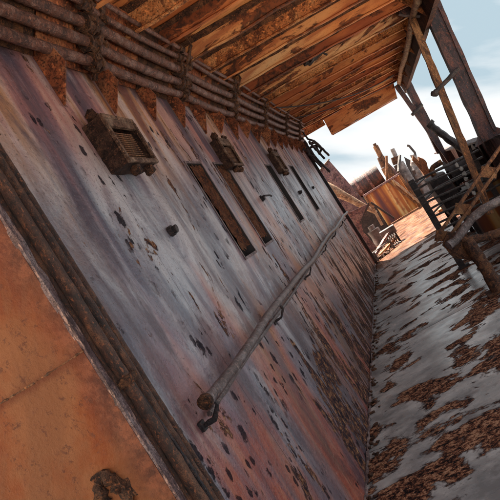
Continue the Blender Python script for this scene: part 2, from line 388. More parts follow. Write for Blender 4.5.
def lump(bm, c, r, seed, squash=(1, 1, 1), amp=.5):
    q = bmesh.ops.create_icosphere(bm, subdivisions=2 if r > .017 else 1, radius=1)
    for v in q['verts']:
        n = v.co.normalized(); k = r * (1 + amp * noise.fractal(n * 1.7 + Vector((seed, seed, 0)), .8, 2, 3))
        v.co = Vector(c) + Vector((n.x * k * squash[0], n.y * k * squash[1], n.z * k * squash[2]))
def B(): return bmesh.new()

# ------------------------------------------------------------------ setting: beach, hull, deck
bm = B()
bmesh.ops.create_grid(bm, x_segments=40, y_segments=40, size=5000)
for v in bm.verts: v.co.z = -5.3
structure(obj('sea', bm, 'sea'))
bm = B(); rings = []
for k in range(9):
    r = [0, 8, 14, 20, 26, 31, 35, 39, 43][k]
    rings.append([bm.verts.new((-2 + (r + 7 * (k / 8) * noise.noise(Vector((math.cos(a) * 1.3, math.sin(a) * 1.3, 2)))) * math.cos(a), 7 + 1.25 * (r + 7 * (k / 8) * noise.noise(Vector((math.cos(a) * 1.3, math.sin(a) * 1.3, 2)))) * math.sin(a), -5.0 - .38 * (k / 8) ** 2)) for a in [2 * math.pi * i / 72 for i in range(72)]] if k else [bm.verts.new((-2, 7, -5.0))])
for i in range(72):
    bm.faces.new((rings[0][0], rings[1][i], rings[1][(i + 1) % 72]))
    for k in range(1, 8): bm.faces.new((rings[k][i], rings[k + 1][i], rings[k + 1][(i + 1) % 72], rings[k][(i + 1) % 72]))
structure(obj('beach', bm, 'sand'))

deck = bpy.data.objects.new('deck', None); col.objects.link(deck); structure(deck)
def dent(x, y): return .006 * noise.noise(Vector((x * 1.1, y * 1.1, 3))) + .004 * noise.noise(Vector((x * 3, y * 3, 9)))
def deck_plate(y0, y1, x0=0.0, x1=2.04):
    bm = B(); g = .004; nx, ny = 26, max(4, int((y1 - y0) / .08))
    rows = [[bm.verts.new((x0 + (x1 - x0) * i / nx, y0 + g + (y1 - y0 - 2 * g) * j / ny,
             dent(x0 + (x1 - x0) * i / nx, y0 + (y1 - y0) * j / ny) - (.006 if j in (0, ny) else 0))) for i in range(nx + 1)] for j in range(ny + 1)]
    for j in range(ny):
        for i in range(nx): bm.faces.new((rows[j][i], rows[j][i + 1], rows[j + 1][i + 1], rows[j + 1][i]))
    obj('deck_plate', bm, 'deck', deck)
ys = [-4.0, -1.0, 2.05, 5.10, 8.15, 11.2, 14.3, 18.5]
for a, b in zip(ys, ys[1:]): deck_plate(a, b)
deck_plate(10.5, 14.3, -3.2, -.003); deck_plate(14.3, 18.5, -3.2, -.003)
bm = B(); box(bm, -3.2, 2.035, -4.0, 18.5, -.30, -.022)
obj('deck_bed', bm, 'hull', deck)
bm = B()
box(bm, -6.0, 2.10, -4.0, 18.5, -10.0, -.31)
hull = tag(obj('hull', bm, 'hull', smooth=False), 'rusty hull of the stranded ship beneath the deck', 'hull')

# ------------------------------------------------------------------ deckhouse
HY0, HY1, HZ = 1.425, 10.40, 2.74
house = thing('deckhouse', (-1.5, 6, 0), 'long streaked grey and pink deckhouse wall with four narrow windows', 'deckhouse')
WIN = [(3.30, 3.60), (3.91, 4.20), (5.76, 6.05), (7.36, 7.66)]
WZ0, WZ1 = 1.31, 1.95
GY = [1.72, 2.2, 2.69, 3.22, 3.73, 4.19, 4.70, 5.2, 5.7, 6.2, 6.7, 7.2, 7.7, 8.2, 8.7, 9.2, 9.7, 10.2]
def buckle(y, z):
    k = 0.0
    for a, b in zip(GY, GY[1:]):
        if a <= y <= b: k = math.sin(math.pi * (y - a) / (b - a)) ** 2
    fz = max(0.0, min(1.0, (z - .9) / .8)) * max(0.0, min(1.0, (2.75 - z) / .25))
    d = -.013 * k * fz + .010 * noise.noise(Vector((1.0, y * 1.3, z * .9))) + .004 * noise.noise(Vector((5.0, y * 4, z * 2)))
    for a, b in WIN:
        if a - .08 < y < b + .08 and WZ0 - .08 < z < WZ1 + .08: d *= .25
    return d
def wall_plate(y0, y1):
    g = .001
    yy = {y0 + g, y1 - g}; zz = {.012, HZ, WZ0, WZ1}
    n = int((y1 - y0) / .05)
    cand = [y0 + g + (y1 - y0 - 2 * g) * k / n for k in range(n + 1)]
    fixed = [w for p in WIN for w in p if y0 < w < y1]
    for c in cand:
        if all(abs(c - f) > .018 for f in fixed): yy.add(c)
    yy.update(fixed)
    for k in range(46):
        z = .012 + (HZ - .012) * k / 45
        if min(abs(z - WZ0), abs(z - WZ1)) > .02: zz.add(z)
    yy, zz = sorted(yy), sorted(zz)
    bm = B()
    V = [[bm.verts.new((buckle(y, z) - (.0025 if y in (yy[0], yy[-1]) else 0), y, z)) for z in zz] for y in yy]
    for i in range(len(yy) - 1):
        for j in range(len(zz) - 1):
            cy, cz = (yy[i] + yy[i + 1]) / 2, (zz[j] + zz[j + 1]) / 2
            if WZ0 < cz < WZ1 and any(a < cy < b for a, b in WIN): continue
            bm.faces.new((V[i][j], V[i + 1][j], V[i + 1][j + 1], V[i][j + 1]))
    obj('wall_plate', bm, 'wall', house)
seams = [HY0, 2.22, 4.24, 6.30, 8.36, HY1]
for a, b in zip(seams, seams[1:]): wall_plate(a, b)
# the other walls, roof and dark inside close the house
bm = B(); box(bm, -3.2, -.002, HY0 - .012, HY0 - .002, 1.3425, HZ); obj('bulkhead_plate', bm, 'end', house)
bm = B(); box(bm, -3.2, -.002, HY0 - .012, HY0 - .002, .006, 1.341); obj('bulkhead_plate', bm, 'end', house)
bm = B(); tube(bm, [(-1.2 + .1 * k, HY0 - .0115, 1.3418 + .0015 * math.sin(k * 1.7)) for k in range(13)], .0026, 6, .006, .0035, 60); obj('weld_bead', bm, 'strut', house)
bm = B(); box(bm, -3.15, -.01, HY0 - .0015, HY0 + .001, 1.30, 1.38); obj('seam_backing', bm, 'strut', house)
bm = B(); box(bm, -3.2, -.03, HY1 - .03, HY1, .006, HZ); obj('far_bulkhead', bm, 'plum', house)
bm = B(); box(bm, -3.23, -3.2, HY0, HY1, .006, HZ); obj('rear_wall', bm, 'hull', house)
bm = B(); box(bm, -3.2, -.03, HY0 + .001, HY1 - .03, HZ - .05, HZ - .02); obj('inner_ceiling', bm, 'inside', house)
bm = B(); box(bm, -.95, -.93, HY0 + .02, HY1 - .05, .02, HZ - .06); obj('inner_partition', bm, 'inside', house)
# corner bar, seam at the deck
bm = B(); bar(bm, (.001, HY0 + .004, .0), (.001, HY0 + .004, HZ), .012, .03, side=(1, 0, 0), n=70); rough_up(bm, .005, 14); obj('corner_bar', bm, 'edge', house)
bm = B(); tube(bm, [(.006, HY0 + .05 + k * .3, .004) for k in range(int((HY1 - HY0 - .05) / .3) + 1)], .009, 7, .03, .010, 22); obj('weld_seam', bm, 'edge', house)
# end stanchion of the wall
bm = B(); bar(bm, (.01, HY1 + .02, 0), (.01, HY1 + .02, HZ), .07, .05, side=(1, 0, 0), n=30); rough_up(bm, .006, 9); obj('end_stanchion', bm, 'dark', house)
# round scar low on the bulkhead
bm = B()
pts = [(-.155 + .030 * math.cos(a), HY0 - .014, .985 + .045 * math.sin(a)) for a in [k * math.pi / 9 - .4 for k in range(13)]]
tube(bm, pts, [.017 + .006 * math.sin(k * 2.1) for k in range(13)], 10, .006, .014, 38); lump(bm, (-.12, HY0 - .01, .965), .03, 6, (1, .5, 1.6), .7); obj('pad_eye', bm, 'clot', house)
# windows
for wi, (a, b) in enumerate(WIN):
    bm = B()
    def ring(y0, y1, z0, z1, y2, y3, z2, z3, xa, xb):
        o_ = [bm.verts.new((xa, y, z)) for y, z in ((y0, z0), (y1, z0), (y1, z1), (y0, z1))]
        i_ = [bm.verts.new((xb, y, z)) for y, z in ((y2, z2), (y3, z2), (y3, z3), (y2, z3))]
        for k in range(4): bm.faces.new((o_[k], o_[(k + 1) % 4], i_[(k + 1) % 4], i_[k]))
        return
    e = .012; d = .07 if wi < 2 else .25
    ring(a - e, b + e, WZ0 - e, WZ1 + e, a - e, b + e, WZ0 - e, WZ1 + e, -.01, .006)
    ring(a - e, b + e, WZ0 - e, WZ1 + e, a + .004, b - .004, WZ0 + .004, WZ1 - .004, .006, .006)
    bmesh.ops.remove_doubles(bm, verts=bm.verts, dist=.0004)
    bmesh.ops.subdivide_edges(bm, edges=bm.edges, cuts=3, use_grid_fill=True)
    w = obj('window', bm, 'edge', house)
    w['label'] = ['window plated over with rust, nearest the camera', 'rust-plated window beside the nearest one', 'empty black window slot', 'farthest black window slot'][wi]
    bm = B()
    ring(a + .003, b - .003, WZ0 + .003, WZ1 - .003, a + .003, b - .003, WZ0 + .003, WZ1 - .003, .004, -d)
    if wi < 2: bm.faces.new([bm.verts.new((-d, y, z)) for y, z in ((a, WZ0), (b, WZ0), (b, WZ1), (a, WZ1))])
    obj('reveal', bm, 'inside', w)  # near-black colour stands in for the shade inside the opening
    if wi < 2:
        bm = B()
        n, m = 10, 24
        y0 = a + (.075 if wi == 0 else .055)
        G = [[bm.verts.new((-.006 + .012 * noise.noise(Vector((k * .5, j * .5, wi * 7))), y0 + (b - .004 - y0) * k / n + (.02 * noise.noise(Vector((j * .45, wi, 2))) if k == 0 else 0), WZ0 + .05 * (1 + .6 * noise.noise(Vector((k * .6, wi, 9)))) + (WZ1 - WZ0 - .06) * j / m)) for j in range(m + 1)] for k in range(n + 1)]
        for k in range(n):
            for j in range(m): bm.faces.new((G[k][j], G[k + 1][j], G[k + 1][j + 1], G[k][j + 1]))
        q = bmesh.ops.solidify(bm, geom=bm.faces[:], thickness=.008)
        obj('blanking_plate', bm, 'pane', w)
# gussets and the sloping haunch behind the pipes
for k, y in enumerate(GY):
    bm = B(); w = .17 + random.uniform(-.015, .02); t = 2.225 + random.uniform(-.03, .025)
    slab(bm, [(.004, y, t), (.016, y, t + .004), (w - .07, y, 2.335), (w - .085, y, 2.415), (.004, y, 2.425)], (0, .009, 0))
    rough_up(bm, .002, 8, k)
    obj('gusset', bm, 'gusset', house, smooth=False)
for k, (a, b) in enumerate(zip(GY, GY[1:])):
    bm = B(); slab(bm, [(.006, a + .014, 2.43), (.006, b - .002, 2.43), (.235, b - .002, 2.715), (.235, a + .014, 2.715)], (-.004, 0, .004)); rough_up(bm, .004, 10, k)
    obj('haunch_plate', bm, 'gusset' if k % 3 else 'clot', house, smooth=False)
# small studs and knobs on the wall
for k, (y, z, r) in enumerate(((2.50, 1.59, .020), (4.70, 1.63, .022), (6.9, 1.59, .02), (2.27, 1.93, .008), (8.3, 1.6, .018))):
    bm = B(); tube(bm, [(-.01, y, z), (.010, y, z)], r * 1.25, 12, .02, .003, 40, k); tube(bm, [(.010, y, z), (.028, y, z - .004)], r * .9, 12, .02, .003, 40, k)
    obj('stud', bm, 'dark', house)
bm = B(); tube(bm, [(.03, 4.70, 1.64), (.05, 4.82, 1.625), (.04, 4.93, 1.62)], .008, 8); obj('dog_lever', bm, 'dark', house)

# ------------------------------------------------------------------ overhead deck
CY0, CY1 = .3, 11.15
over = bpy.data.objects.new('overhead_deck', None); col.objects.link(over); structure(over)
def cz(x): return 2.765 - .085 * max(0, x) - .012 * max(0, x) ** 2
SP = .46
nb = int((CY1 - CY0) / SP)
xs = [-.02 + 2.0 * i / 12 for i in range(13)]
for k in range(nb + 1):
    y0 = CY0 + k * SP; y1 = min(y0 + SP, CY1 - .02)
    if y1 - y0 < .1: continue
    bm = B(); rows = []
    ny = 4
    for i, x in enumerate(xs):
        rows.append([bm.verts.new((x, y0 + .003 + (y1 - y0 - .006) * j / ny, cz(x) + .012 * math.sin(math.pi * j / ny) * (1 + .6 * noise.noise(Vector((x * 2, k, 0)))) + .006 * noise.noise(Vector((x * 3, y0 * 3 + j, 1))))) for j in range(ny + 1)])
    for i in range(len(xs) - 1):
        for j in range(ny): bm.faces.new((rows[i][j], rows[i + 1][j], rows[i + 1][j + 1], rows[i][j + 1]))
    obj('deckhead_plate', bm, random.choice(['ceil0', 'ceil1', 'ceil2']), over)
    # bulb-flat beam
    bm = B()
    h = .125 + random.uniform(-.018, .018); y = y0
    pr = [(-.005, .0), (-.005, -h + .02), (-.022, -h + .008), (-.022, -h), (.010, -h), (.006, -h + .02), (.006, 0)]
    rings = []
    for i in range(25):
        x = -.01 + 1.93 * i / 24
        rings.append([bm.verts.new((x, y + a + .006 * noise.noise(Vector((x * 1.5, k, 4))), cz(x) + b + .001 + (.010 * noise.noise(Vector((x * 4, k * 3, 6))) if b < -.03 else 0))) for a, b in pr])
    for i in range(24):
        for j in range(len(pr)): bm.faces.new((rings[i][j], rings[i][(j + 1) % len(pr)], rings[i + 1][(j + 1) % len(pr)], rings[i + 1][j]))
    bm.faces.new(rings[0][::-1]); bm.faces.new(rings[-1])
    bm2 = B()
    for q in (1, -1): slab(bm2, [(-.01, y + .028 * q, cz(-.01) + .004), (1.92, y + .028 * q, cz(1.92) + .004), (1.92, y + .004 * q, cz(1.92) - .028), (-.01, y + .004 * q, cz(-.01) - .028)], (0, 0, .002))
    bmesh.ops.subdivide_edges(bm2, edges=[e for e in bm2.edges if e.calc_length() > 1], cuts=40, use_grid_fill=True); rough_up(bm2, .012, 9, k)
    wl = obj('beam_shade_strip', bm2, 'clot', over); wl['kind'] = 'stuff'  # dark strips standing in for the shadow line beside each beam
    obj('deck_beam', bm, random.choice(['beam', 'ceil1', 'ceil0']), over)
# roof deck above
bm = B(); box(bm, -3.25, 2.08, CY0, CY1, 2.80, 2.86); obj('deck_top', bm, 'hull', over)
bm = B(); box(bm, -3.25, 2.08, CY0 - .012, CY0, 2.74, 2.86); obj('rear_edge', bm, 'beam', over)
# fascia plate at the far end and the outer girder
bm = B(); slab(bm, [(.50, CY1, 2.315), (1.80, CY1, 2.235), (1.90, CY1, 2.55), (.52, CY1, 2.62)], (0, .012, 0)); obj('fascia_plate', bm, 'ceil1', over, smooth=False)
bm = B(); bar(bm, (.51, CY1 + .045, 2.307), (1.80, CY1 + .045, 2.227), .085, .012, side=(0, 1, 0), n=16); rough_up(bm, .004, 9); obj('fascia_flange', bm, 'beam', over)
bm = B(); slab(bm, [(-.02, CY1, 2.56), (.505, CY1, 2.53), (.505, CY1, 2.80), (-.02, CY1, 2.80)], (0, .012, 0)); obj('fascia_plate', bm, 'beam', over, smooth=False)
bm = B(); slab(bm, [(.505, CY1 + .001, 2.622), (1.98, CY1 + .001, 2.552), (1.98, CY1 + .001, 2.80), (.505, CY1 + .001, 2.80)], (0, .012, 0)); obj('fascia_plate', bm, 'beam', over, smooth=False)
bm = B(); bar(bm, (1.955, CY0, 2.43), (1.955, CY1, 2.40), .014, .36, side=(1, 0, 0), n=40); rough_up(bm, .006, 5); obj('edge_girder', bm, 'girder', over)
bm = B(); bar(bm, (1.965, CY0, 2.245), (1.965, CY1, 2.215), .06, .014, side=(1, 0, 0), n=40); rough_up(bm, .005, 6); obj('girder_flange', bm, 'girder', over)
for k, y in enumerate([1.2 + .92 * i for i in range(11)]):
    bm = B(); slab(bm, [(1.945, y, 2.26), (1.945, y, 2.57), (1.78, y, 2.585)], (0, .01, 0)); obj('girder_bracket', bm, 'beam', over, smooth=False)

# ------------------------------------------------------------------ overhead pipes
CL = [2.60, 3.86, 5.30, 6.75, 8.30, 9.70]
PIPES = [(.075, 2.432, .0235, 'lowest of the rusty overhead pipes, next to the wall gussets'),
         (.118, 2.496, .0245, 'second lowest rusty overhead pipe, wedged against the lowest one'),
         (.160, 2.560, .0245, 'middle overhead pipe of the five rusty pipes under the deckhead'),
         (.208, 2.617, .016, 'thin overhead pipe between the middle pipe and the topmost conduit'),
         (.255, 2.640, .012, 'topmost and thinnest conduit, closest to the deckhead beams')]
for k, (x, z, r, lab) in enumerate(PIPES):
    t = thing('overhead_pipe', (x, 6, z), lab, 'pipe', 'rusty pipes running along the top of the wall')
    brk = [1.05] + CL + [10.35]
    for j, (a, b) in enumerate(zip(brk, brk[1:])):
        ox = random.uniform(-.012, .012); oz = random.uniform(-.012, .012)
        if a < 2: oz -= .02
        bm = B(); tube(bm, sag((x + ox, a + .05 - .03 * k, z + oz), (x + ox * .3, b - .03 * k, z - oz * .3), .012 + .008 * random.random(), 10), r, 14, .015, r * .14, 60, k * 3 + j)
        obj('pipe_run', bm, 'pipe', t)
    for j, y in enumerate(CL):
        bm = B(); yy = y - .03 * k
        tube(bm, [(x, yy - .035, z), (x, yy + .045, z)], r * 1.35, 12, .02, r * .6, 30, j * 2 + k)
        for s in (-1, 1): tube(bm, [(x, yy + s * .035 - .008, z), (x, yy + s * .035 + .008, z)], r * 1.75, 10, .01, r * .3, 30, j)
        if k < 4: lump(bm, (x + .012, yy + .055, z + .015), r * 1.5, k * 9 + j, (1, 1.4, 1), .8)
        obj('coupling', bm, 'clot', t)
# hangers: a bent strap round the bundle at every joint
for j, y in enumerate(CL):
    bm = B()
    bar(bm, (.012, y + .07, 2.39), (.30, y + .02, 2.672), .012, .035, side=(-.7, 0, .7), n=12); rough_up(bm, .006, 22, j)
    bar(bm, (.30, y + .02, 2.66), (.30, y + .02, 2.74), .012, .035, n=4)
    lump(bm, (.13, y + .085, 2.50), .030, j * 5 + 1, (1, .9, 1), .9); lump(bm, (.21, y + .05, 2.58), .026, j * 5 + 2, (1, 1.2, 1), .9); lump(bm, (.09, y - .03, 2.40), .024, j * 5 + 3, (1.2, 1, .8), .9)
    tag(obj('pipe_hanger', bm, 'clot'), ['scabbed pipe hanger nearest the camera, over the first lamp box', 'scabbed pipe hanger between the first lamp box and the second', 'pipe hanger just beyond the second lamp box', 'fourth pipe hanger, over the third lamp box', 'fifth pipe hanger, last but one before the open end', 'pipe hanger at the open far end of the wall'][j], 'pipe hanger', 'strap hangers clutching the overhead pipes')
# valve on the nearest run
v = thing('pipe_valve', (.24, 2.1, 2.66), 'lumpy rusted valve on the topmost pipes at the upper left corner', 'valve')
bm = B(); lump(bm, (.235, 2.02, 2.655), .042, 3, (1, 1.4, .9), .7); tube(bm, [(.235, 2.02, 2.66), (.29, 2.02, 2.70)], .014, 8); obj('valve_body', bm, 'clot', v)
bm = B(); tube(bm, [(.29 + .02 * math.sin(a), 2.02 + .05 * math.cos(a), 2.70 - .02 * math.sin(a)) for a in [i * math.pi / 6 for i in range(13)]], .007, 6); obj('hand_wheel', bm, 'clot', v)
# tangle of broken ends beyond the last hanger
bm = B()
for k in range(9):
    y = 10.15 + random.uniform(-.15, .3); x = random.uniform(.02, .25); z = random.uniform(2.1, 2.6)
    tube(bm, [(x, y, z), (x + random.uniform(-.05, .08), y + random.uniform(-.1, .1), z - random.uniform(.1, .2)), (x + random.uniform(-.02, .14), y + random.uniform(0, .1), z - random.uniform(.22, .4))], random.uniform(.012, .024), 7, .03, .008, 25, k)
tube(bm, [(.12, 10.5, 2.35), (.22, 10.5, 2.3), (.25, 10.5, 2.15), (.17, 10.5, 2.1), (.20, 10.5, 2.25), (.10, 10.5, 2.28)], .022, 8, .03, .005, 20)
tube(bm, [(.06, 10.45, 2.6), (.09, 10.47, 1.95)], .03, 8, .03, .012, 20)
tag(obj('pipe_tangle', bm, 'dark'), 'black tangle of broken pipe ends at the far top corner of the wall', 'pipe tangle')

# ------------------------------------------------------------------ vertical pipes by the corner
VP = [(.026, 1.470, .018, 'vertical rusty pipe closest to the orange bulkhead corner'),
      (.028, 1.513, .017, 'middle one of the three vertical pipes near the orange bulkhead'),
      (.025, 1.553, .014, 'vertical rusty pipe farthest from the orange bulkhead, hard by the grey wall')]
for k, (x, y, r, lab) in enumerate(VP):
    t = thing('standing_pipe', (x, y, 0), lab, 'pipe', 'vertical pipes fixed to the near end of the wall')
    bm = B(); tube(bm, [(x, y, .0), (x + .002, y - .001, .6), (x - .001, y + .002, 1.2), (x + .001, y, 1.9), (x, y, 2.35)], r, 16, .02, r * .12, 30, k * 4); obj('pipe_run', bm, 'vpipe', t)
    for z in ((2.0, 1.21 - .01 * k) if k == 0 else (1.97 + .02 * k,)):
        bm = B(); box(bm, -.008, x + r + .009, y - r - .005, y + r + .005, z - .012, z + .014, .003); rough_up(bm, .005, 40, k); obj('pipe_clip', bm, 'clot', t)
bm = B(); box(bm, .005, .011, 1.444, 1.572, .0, 2.38); bmesh.ops.subdivide_edges(bm, edges=[e for e in bm.edges if e.calc_length() > 1], cuts=60, use_grid_fill=True); rough_up(bm, .004, 20); obj('pipe_backing', bm, 'vpipe', house)
bm = B(); tube(bm, [(.024, 1.492, 1.25), (.040, 1.492, .9), (.040, 1.491, .4), (.040, 1.492, .0)], .007, 8, .03, .002, 20)
tag(obj('standing_cable', bm, 'dark'), 'thin cable in the groove between the first two vertical pipes', 'cable')

# ------------------------------------------------------------------ lamp boxes
def lamp_box(y0, y1, z0, z1, dep, lab, rot=0):
    t = thing('lamp_box', (0, (y0 + y1) / 2, (z0 + z1) / 2), lab, 'lamp box', 'rusted open lamp boxes fixed high on the wall')
    th = .012
    bm = B()
    box(bm, -.005, dep, y0, y0 + th, z0, z1); box(bm, -.005, dep, y1 - th, y1, z0, z1)
    box(bm, -.005, dep - .002, y0 + th, y1 - th, z0, z0 + th); box(bm, -.005, dep - .002, y0 + th, y1 - th, z1 - th, z1)
    box(bm, -.004, .012, y0 + th, y1 - th, z0 + th, z1 - th)
    bmesh.ops.subdivide_edges(bm, edges=bm.edges, cuts=2, use_grid_fill=True); rough_up(bm, .006, 28, y0)
    obj('case', bm, 'box', t)
    bm = B(); w = .016
    for a, b, c, d in ((y0 - .003, y1 + .003, z1 - w, z1 + .004), (y0 - .003, y1 + .003, z0 - .004, z0 + w), (y0 - .003, y0 + w, z0 + w, z1 - w), (y1 - w, y1 + .003, z0 + w, z1 - w)):
        box(bm, dep, dep + .014, a, b, c, d, .003)
    box(bm, dep - .004, dep + .010, y0 + w, y1 - w, z1 - w - .035, z1 - w)
    rough_up(bm, .004, 35, y0); obj('rim', bm, 'boxrim', t)
    bm = B(); n = 13
    for k in range(n):
        z = z0 + w + .01 + (z1 - z0 - 2 * w - .06) * k / (n - 1)
        bar(bm, (dep * .72, y0 + th + .01, z), (dep * .72, y1 - th - .03, z), .022, .005)
    gr = obj('grille', bm, 'strut', t); gr['kind'] = 'stuff'
    for y in (y0 + (y1 - y0) * .30, y0 + (y1 - y0) * .78):
        bm = B(); lump(bm, (dep * .75, y, z0 - .022), .026, y, (1, 1, .9), .35); obj('cable_gland', bm, 'clot', t)
    bm = B(); lump(bm, (.05, y0 + .03, z1 + .02), .026, 4.2, (1, 1, 1.2), .6); obj('hook', bm, 'clot', t)
    bm = B(); lump(bm, (.06, y1 - .06, z1 + .018), .022, 8.2, (1, 1.2, .9), .6); obj('hook', bm, 'clot', t)
lamp_box(2.25, 2.56, 1.885, 2.105, .088, 'nearest rusted lamp box with a tan rim and ribbed grille')
lamp_box(4.14, 4.45, 1.90, 2.125, .06, 'rusted lamp box above and beyond the second window')
lamp_box(6.26, 6.60, 1.85, 2.085, .055, 'smallest, farthest rusted lamp box just above the third window')

# ------------------------------------------------------------------ handrail
hr = thing('handrail', (.08, 6, 1.01), 'long grey rusted pipe handrail sloping across the deckhouse wall', 'handrail')
bm = B(); tube(bm, [(.082 + .006 * math.sin(y * 1.7), y, 1.012 + .008 * math.sin(y * 2.3) + .004 * math.sin(y * 5)) for y in [1.72 + .35 * k for k in range(25)]], .0195, 18, .03, .0016, 30); obj('rail_pipe', bm, 'rail', hr)
bm = B(); tube(bm, [(.082, 1.690, 1.012), (.082, 1.712, 1.012)], .024, 18, .01, .0015, 40); tube(bm, [(.082, 1.682, 1.012), (.082, 1.692, 1.012)], .016, 14, .01, .003, 40); obj('end_cap', bm, 'clot', hr)
bm = B(); tube(bm, [(.024, y, .955 + .004 * math.sin(y * 3)) for y in [1.80 + .4 * k for k in range(21)]], .010, 8, .05, .003, 20); obj('backing_bar', bm, 'rail', hr)
for k, y in enumerate((1.755, 3.1, 4.45, 5.8, 7.15, 8.5, 9.7)):
    bm = B(); tube(bm, [(-.01, y, .935), (.05, y, .94), (.085, y, .975), (.083, y, .995)], .007, 8, .02, .004, 30, k)
    box(bm, -.008, .010, y - .016, y + .016, .92, .955, .003); rough_up(bm, .003, 30, k); obj('rail_bracket', bm, 'dark', hr)

# ------------------------------------------------------------------ bulwark and posts on the right
bw = thing('bulwark', (2.05, 7, 0), 'dark rusted bulwark along the open right edge of the deck', 'bulwark')
for k, (a, b) in enumerate(((5.7, 8.0), (8.0, 10.3), (10.3, 12.6))):
    bm = B(); bar(bm, (2.045, a + .003, .5), (2.045, b - .003, .5), .012, .98, side=(1, 0, 0), n=24); rough_up(bm, .010, 2.5, k); obj('bulwark_plate', bm, 'plum', bw)
bm = B(); bar(bm, (2.03, 5.68, 1.002), (2.03, 12.6, 1.002), .17, .022, side=(1, 0, 0), n=80); rough_up(bm, .012, 4); obj('cap_rail', bm, 'post', bw)
for k in range(6):
    y = 5.75 + 1.25 * k
    bm = B(); slab(bm, [(2.036, y, .02), (1.84, y, .02), (1.97, y, .98), (2.036, y, .98)], (0, .012, 0)); obj('bulwark_stay', bm, 'post', bw, smooth=False)

def post(name, a, b, w, h, mat, lab, foot=True, n=24):
    t = thing(name, b, lab, 'post', 'leaning posts along the right edge of the deck')
    bm = B(); bar(bm, a, b, w, h, side=(1, 0, 0), n=n); rough_up(bm, .008, 7, a[1]); obj('shaft', bm, mat, t)
    return t
t = post('deck_post', (2.125, 6.2, 2.62), (1.91, 6.2, 1.012), .16, .14, 'post', 'thickest dark post at the upper right, widened at its foot')
bm = B(); slab(bm, [(1.76, 6.14, 1.015), (2.06, 6.14, 1.015), (2.0, 6.14, 1.08), (1.87, 6.14, 1.12)], (0, .13, 0)); rough_up(bm, .01, 6); obj('foot_bracket', bm, 'post', t)
bm = B(); bar(bm, (1.975, 6.125, 1.05), (2.165, 6.125, 2.50), .03, .02, side=(1, 0, 0), n=20); rough_up(bm, .005, 9); obj('stiffener', bm, 'post', t)
t = post('deck_post', (1.875, 6.1, 2.36), (1.545, 6.1, .40), .065, .06, 'strut', 'thin orange-brown strut beside the thickest post')
bm = B(); tube(bm, [(1.70, 6.08, 1.665), (1.99, 6.09, 1.735)], .022, 9, .02, .004, 20); lump(bm, (1.69, 6.07, 1.66), .035, 2, (1, 1, 1), .4); obj('clamp_pin', bm, 'dark', t)
t = post('deck_post', (2.02, 10.7, 2.32), (1.89, 10.7, 1.01), .13, .12, 'post', 'thick plum-black post under the far corner of the overhead deck')
t = post('deck_post', (1.845, 10.6, 2.36), (1.965, 10.6, .10), .075, .07, 'post', 'thin post standing in front of the far corner post')
bm = B(); tube(bm, [(1.80, 10.56, 1.80), (2.03, 10.6, 1.86)], .03, 8, .02, .006, 20); obj('clamp_pin', bm, 'dark', t)
bm = B(); tube(bm, [(1.76, 8.5, 1.46), (1.80, 8.5, 1.32), (2.0, 8.5, .80)], [.045, .05, .055], 9, .04, .012, 12)
tube(bm, [(1.77, 8.5, 1.45), (1.75, 8.5, 1.50)], .06, 9, .02, .01, 12)
tag(obj('davit_arm', bm, 'dark'), 'short black arm leaning between the posts above the barred gate', 'davit arm')
bm = B(); tube(bm, [(1.905, y, 2.40 - .035 * abs(math.sin(y))) for y in [5.2, 6.2, 7.2, 8.2, 9.2, 10.2, 11.0]], .035, 10, .05, .008, 14)
tag(obj('edge_pipe', bm, 'tan'), 'pale rusty pipe along the right edge of the overhead deck', 'pipe')
# stay over the top-right corner
bm = B(); bar(bm, (1.82, 6.1, 2.50), (2.06, 6.12, 2.30), .09, .08, side=(0, 1, 0), n=10); rough_up(bm, .012, 9)
tag(obj('knee_bracket', bm, 'post'), 'dark knee bracket joining the thickest post to the overhead deck', 'bracket')

# ------------------------------------------------------------------ barred gate
g = thing('barred_gate', (1.4, 6.45, 0), 'black barred gate standing across the right half of the deck', 'gate')
bm = B(); bar(bm, (1.075, 6.47, .0), (1.095, 6.47, 1.06), .065, .045, side=(1, 0, 0), n=20); rough_up(bm, .006, 12); obj('gate_post', bm, 'dark', g)
bm = B(); bar(bm, (1.72, 6.42, .0), (1.72, 6.42, 1.02), .05, .035, side=(1, 0, 0), n=20); rough_up(bm, .006, 12); obj('gate_post', bm, 'dark', g)
bm = B(); box(bm, 1.03, 1.15, 6.43, 6.51, .0, .025, .004); obj('foot_plate', bm, 'dark', g)
for k in range(8):
    z = 1.03 - .082 * k
    bm = B(); tube(bm, [(1.06, 6.455, z), (1.25, 6.44, z - .012 + .01 * math.sin(k * 2)), (1.5, 6.42, z - .045), (1.80, 6.40, z - .065 + .012 * math.sin(k * 3))], .0115, 10, .04, .0012, 18, k); obj('gate_bar', bm, 'bars', g)
for k in range(3):
    z = .98 - .17 * k
    bm = B(); tube(bm, [(1.10, 6.50, z), (1.30, 6.86, z + .015), (1.80, 6.98, z - .03)], .011, 8, .04, .0012, 18, k); obj('gate_bar', bm, 'bars', g)
# chain and rag scraps on the gate
bm = B()
for k in range(9): lump(bm, (1.55 + .02 * math.sin(k), 6.39, .95 - .055 * k), .019, k, (1, .8, 1.3), .5)
tag(obj('hanging_chain', bm, 'galv'), 'short pale chain hanging on the bars of the black gate', 'chain')

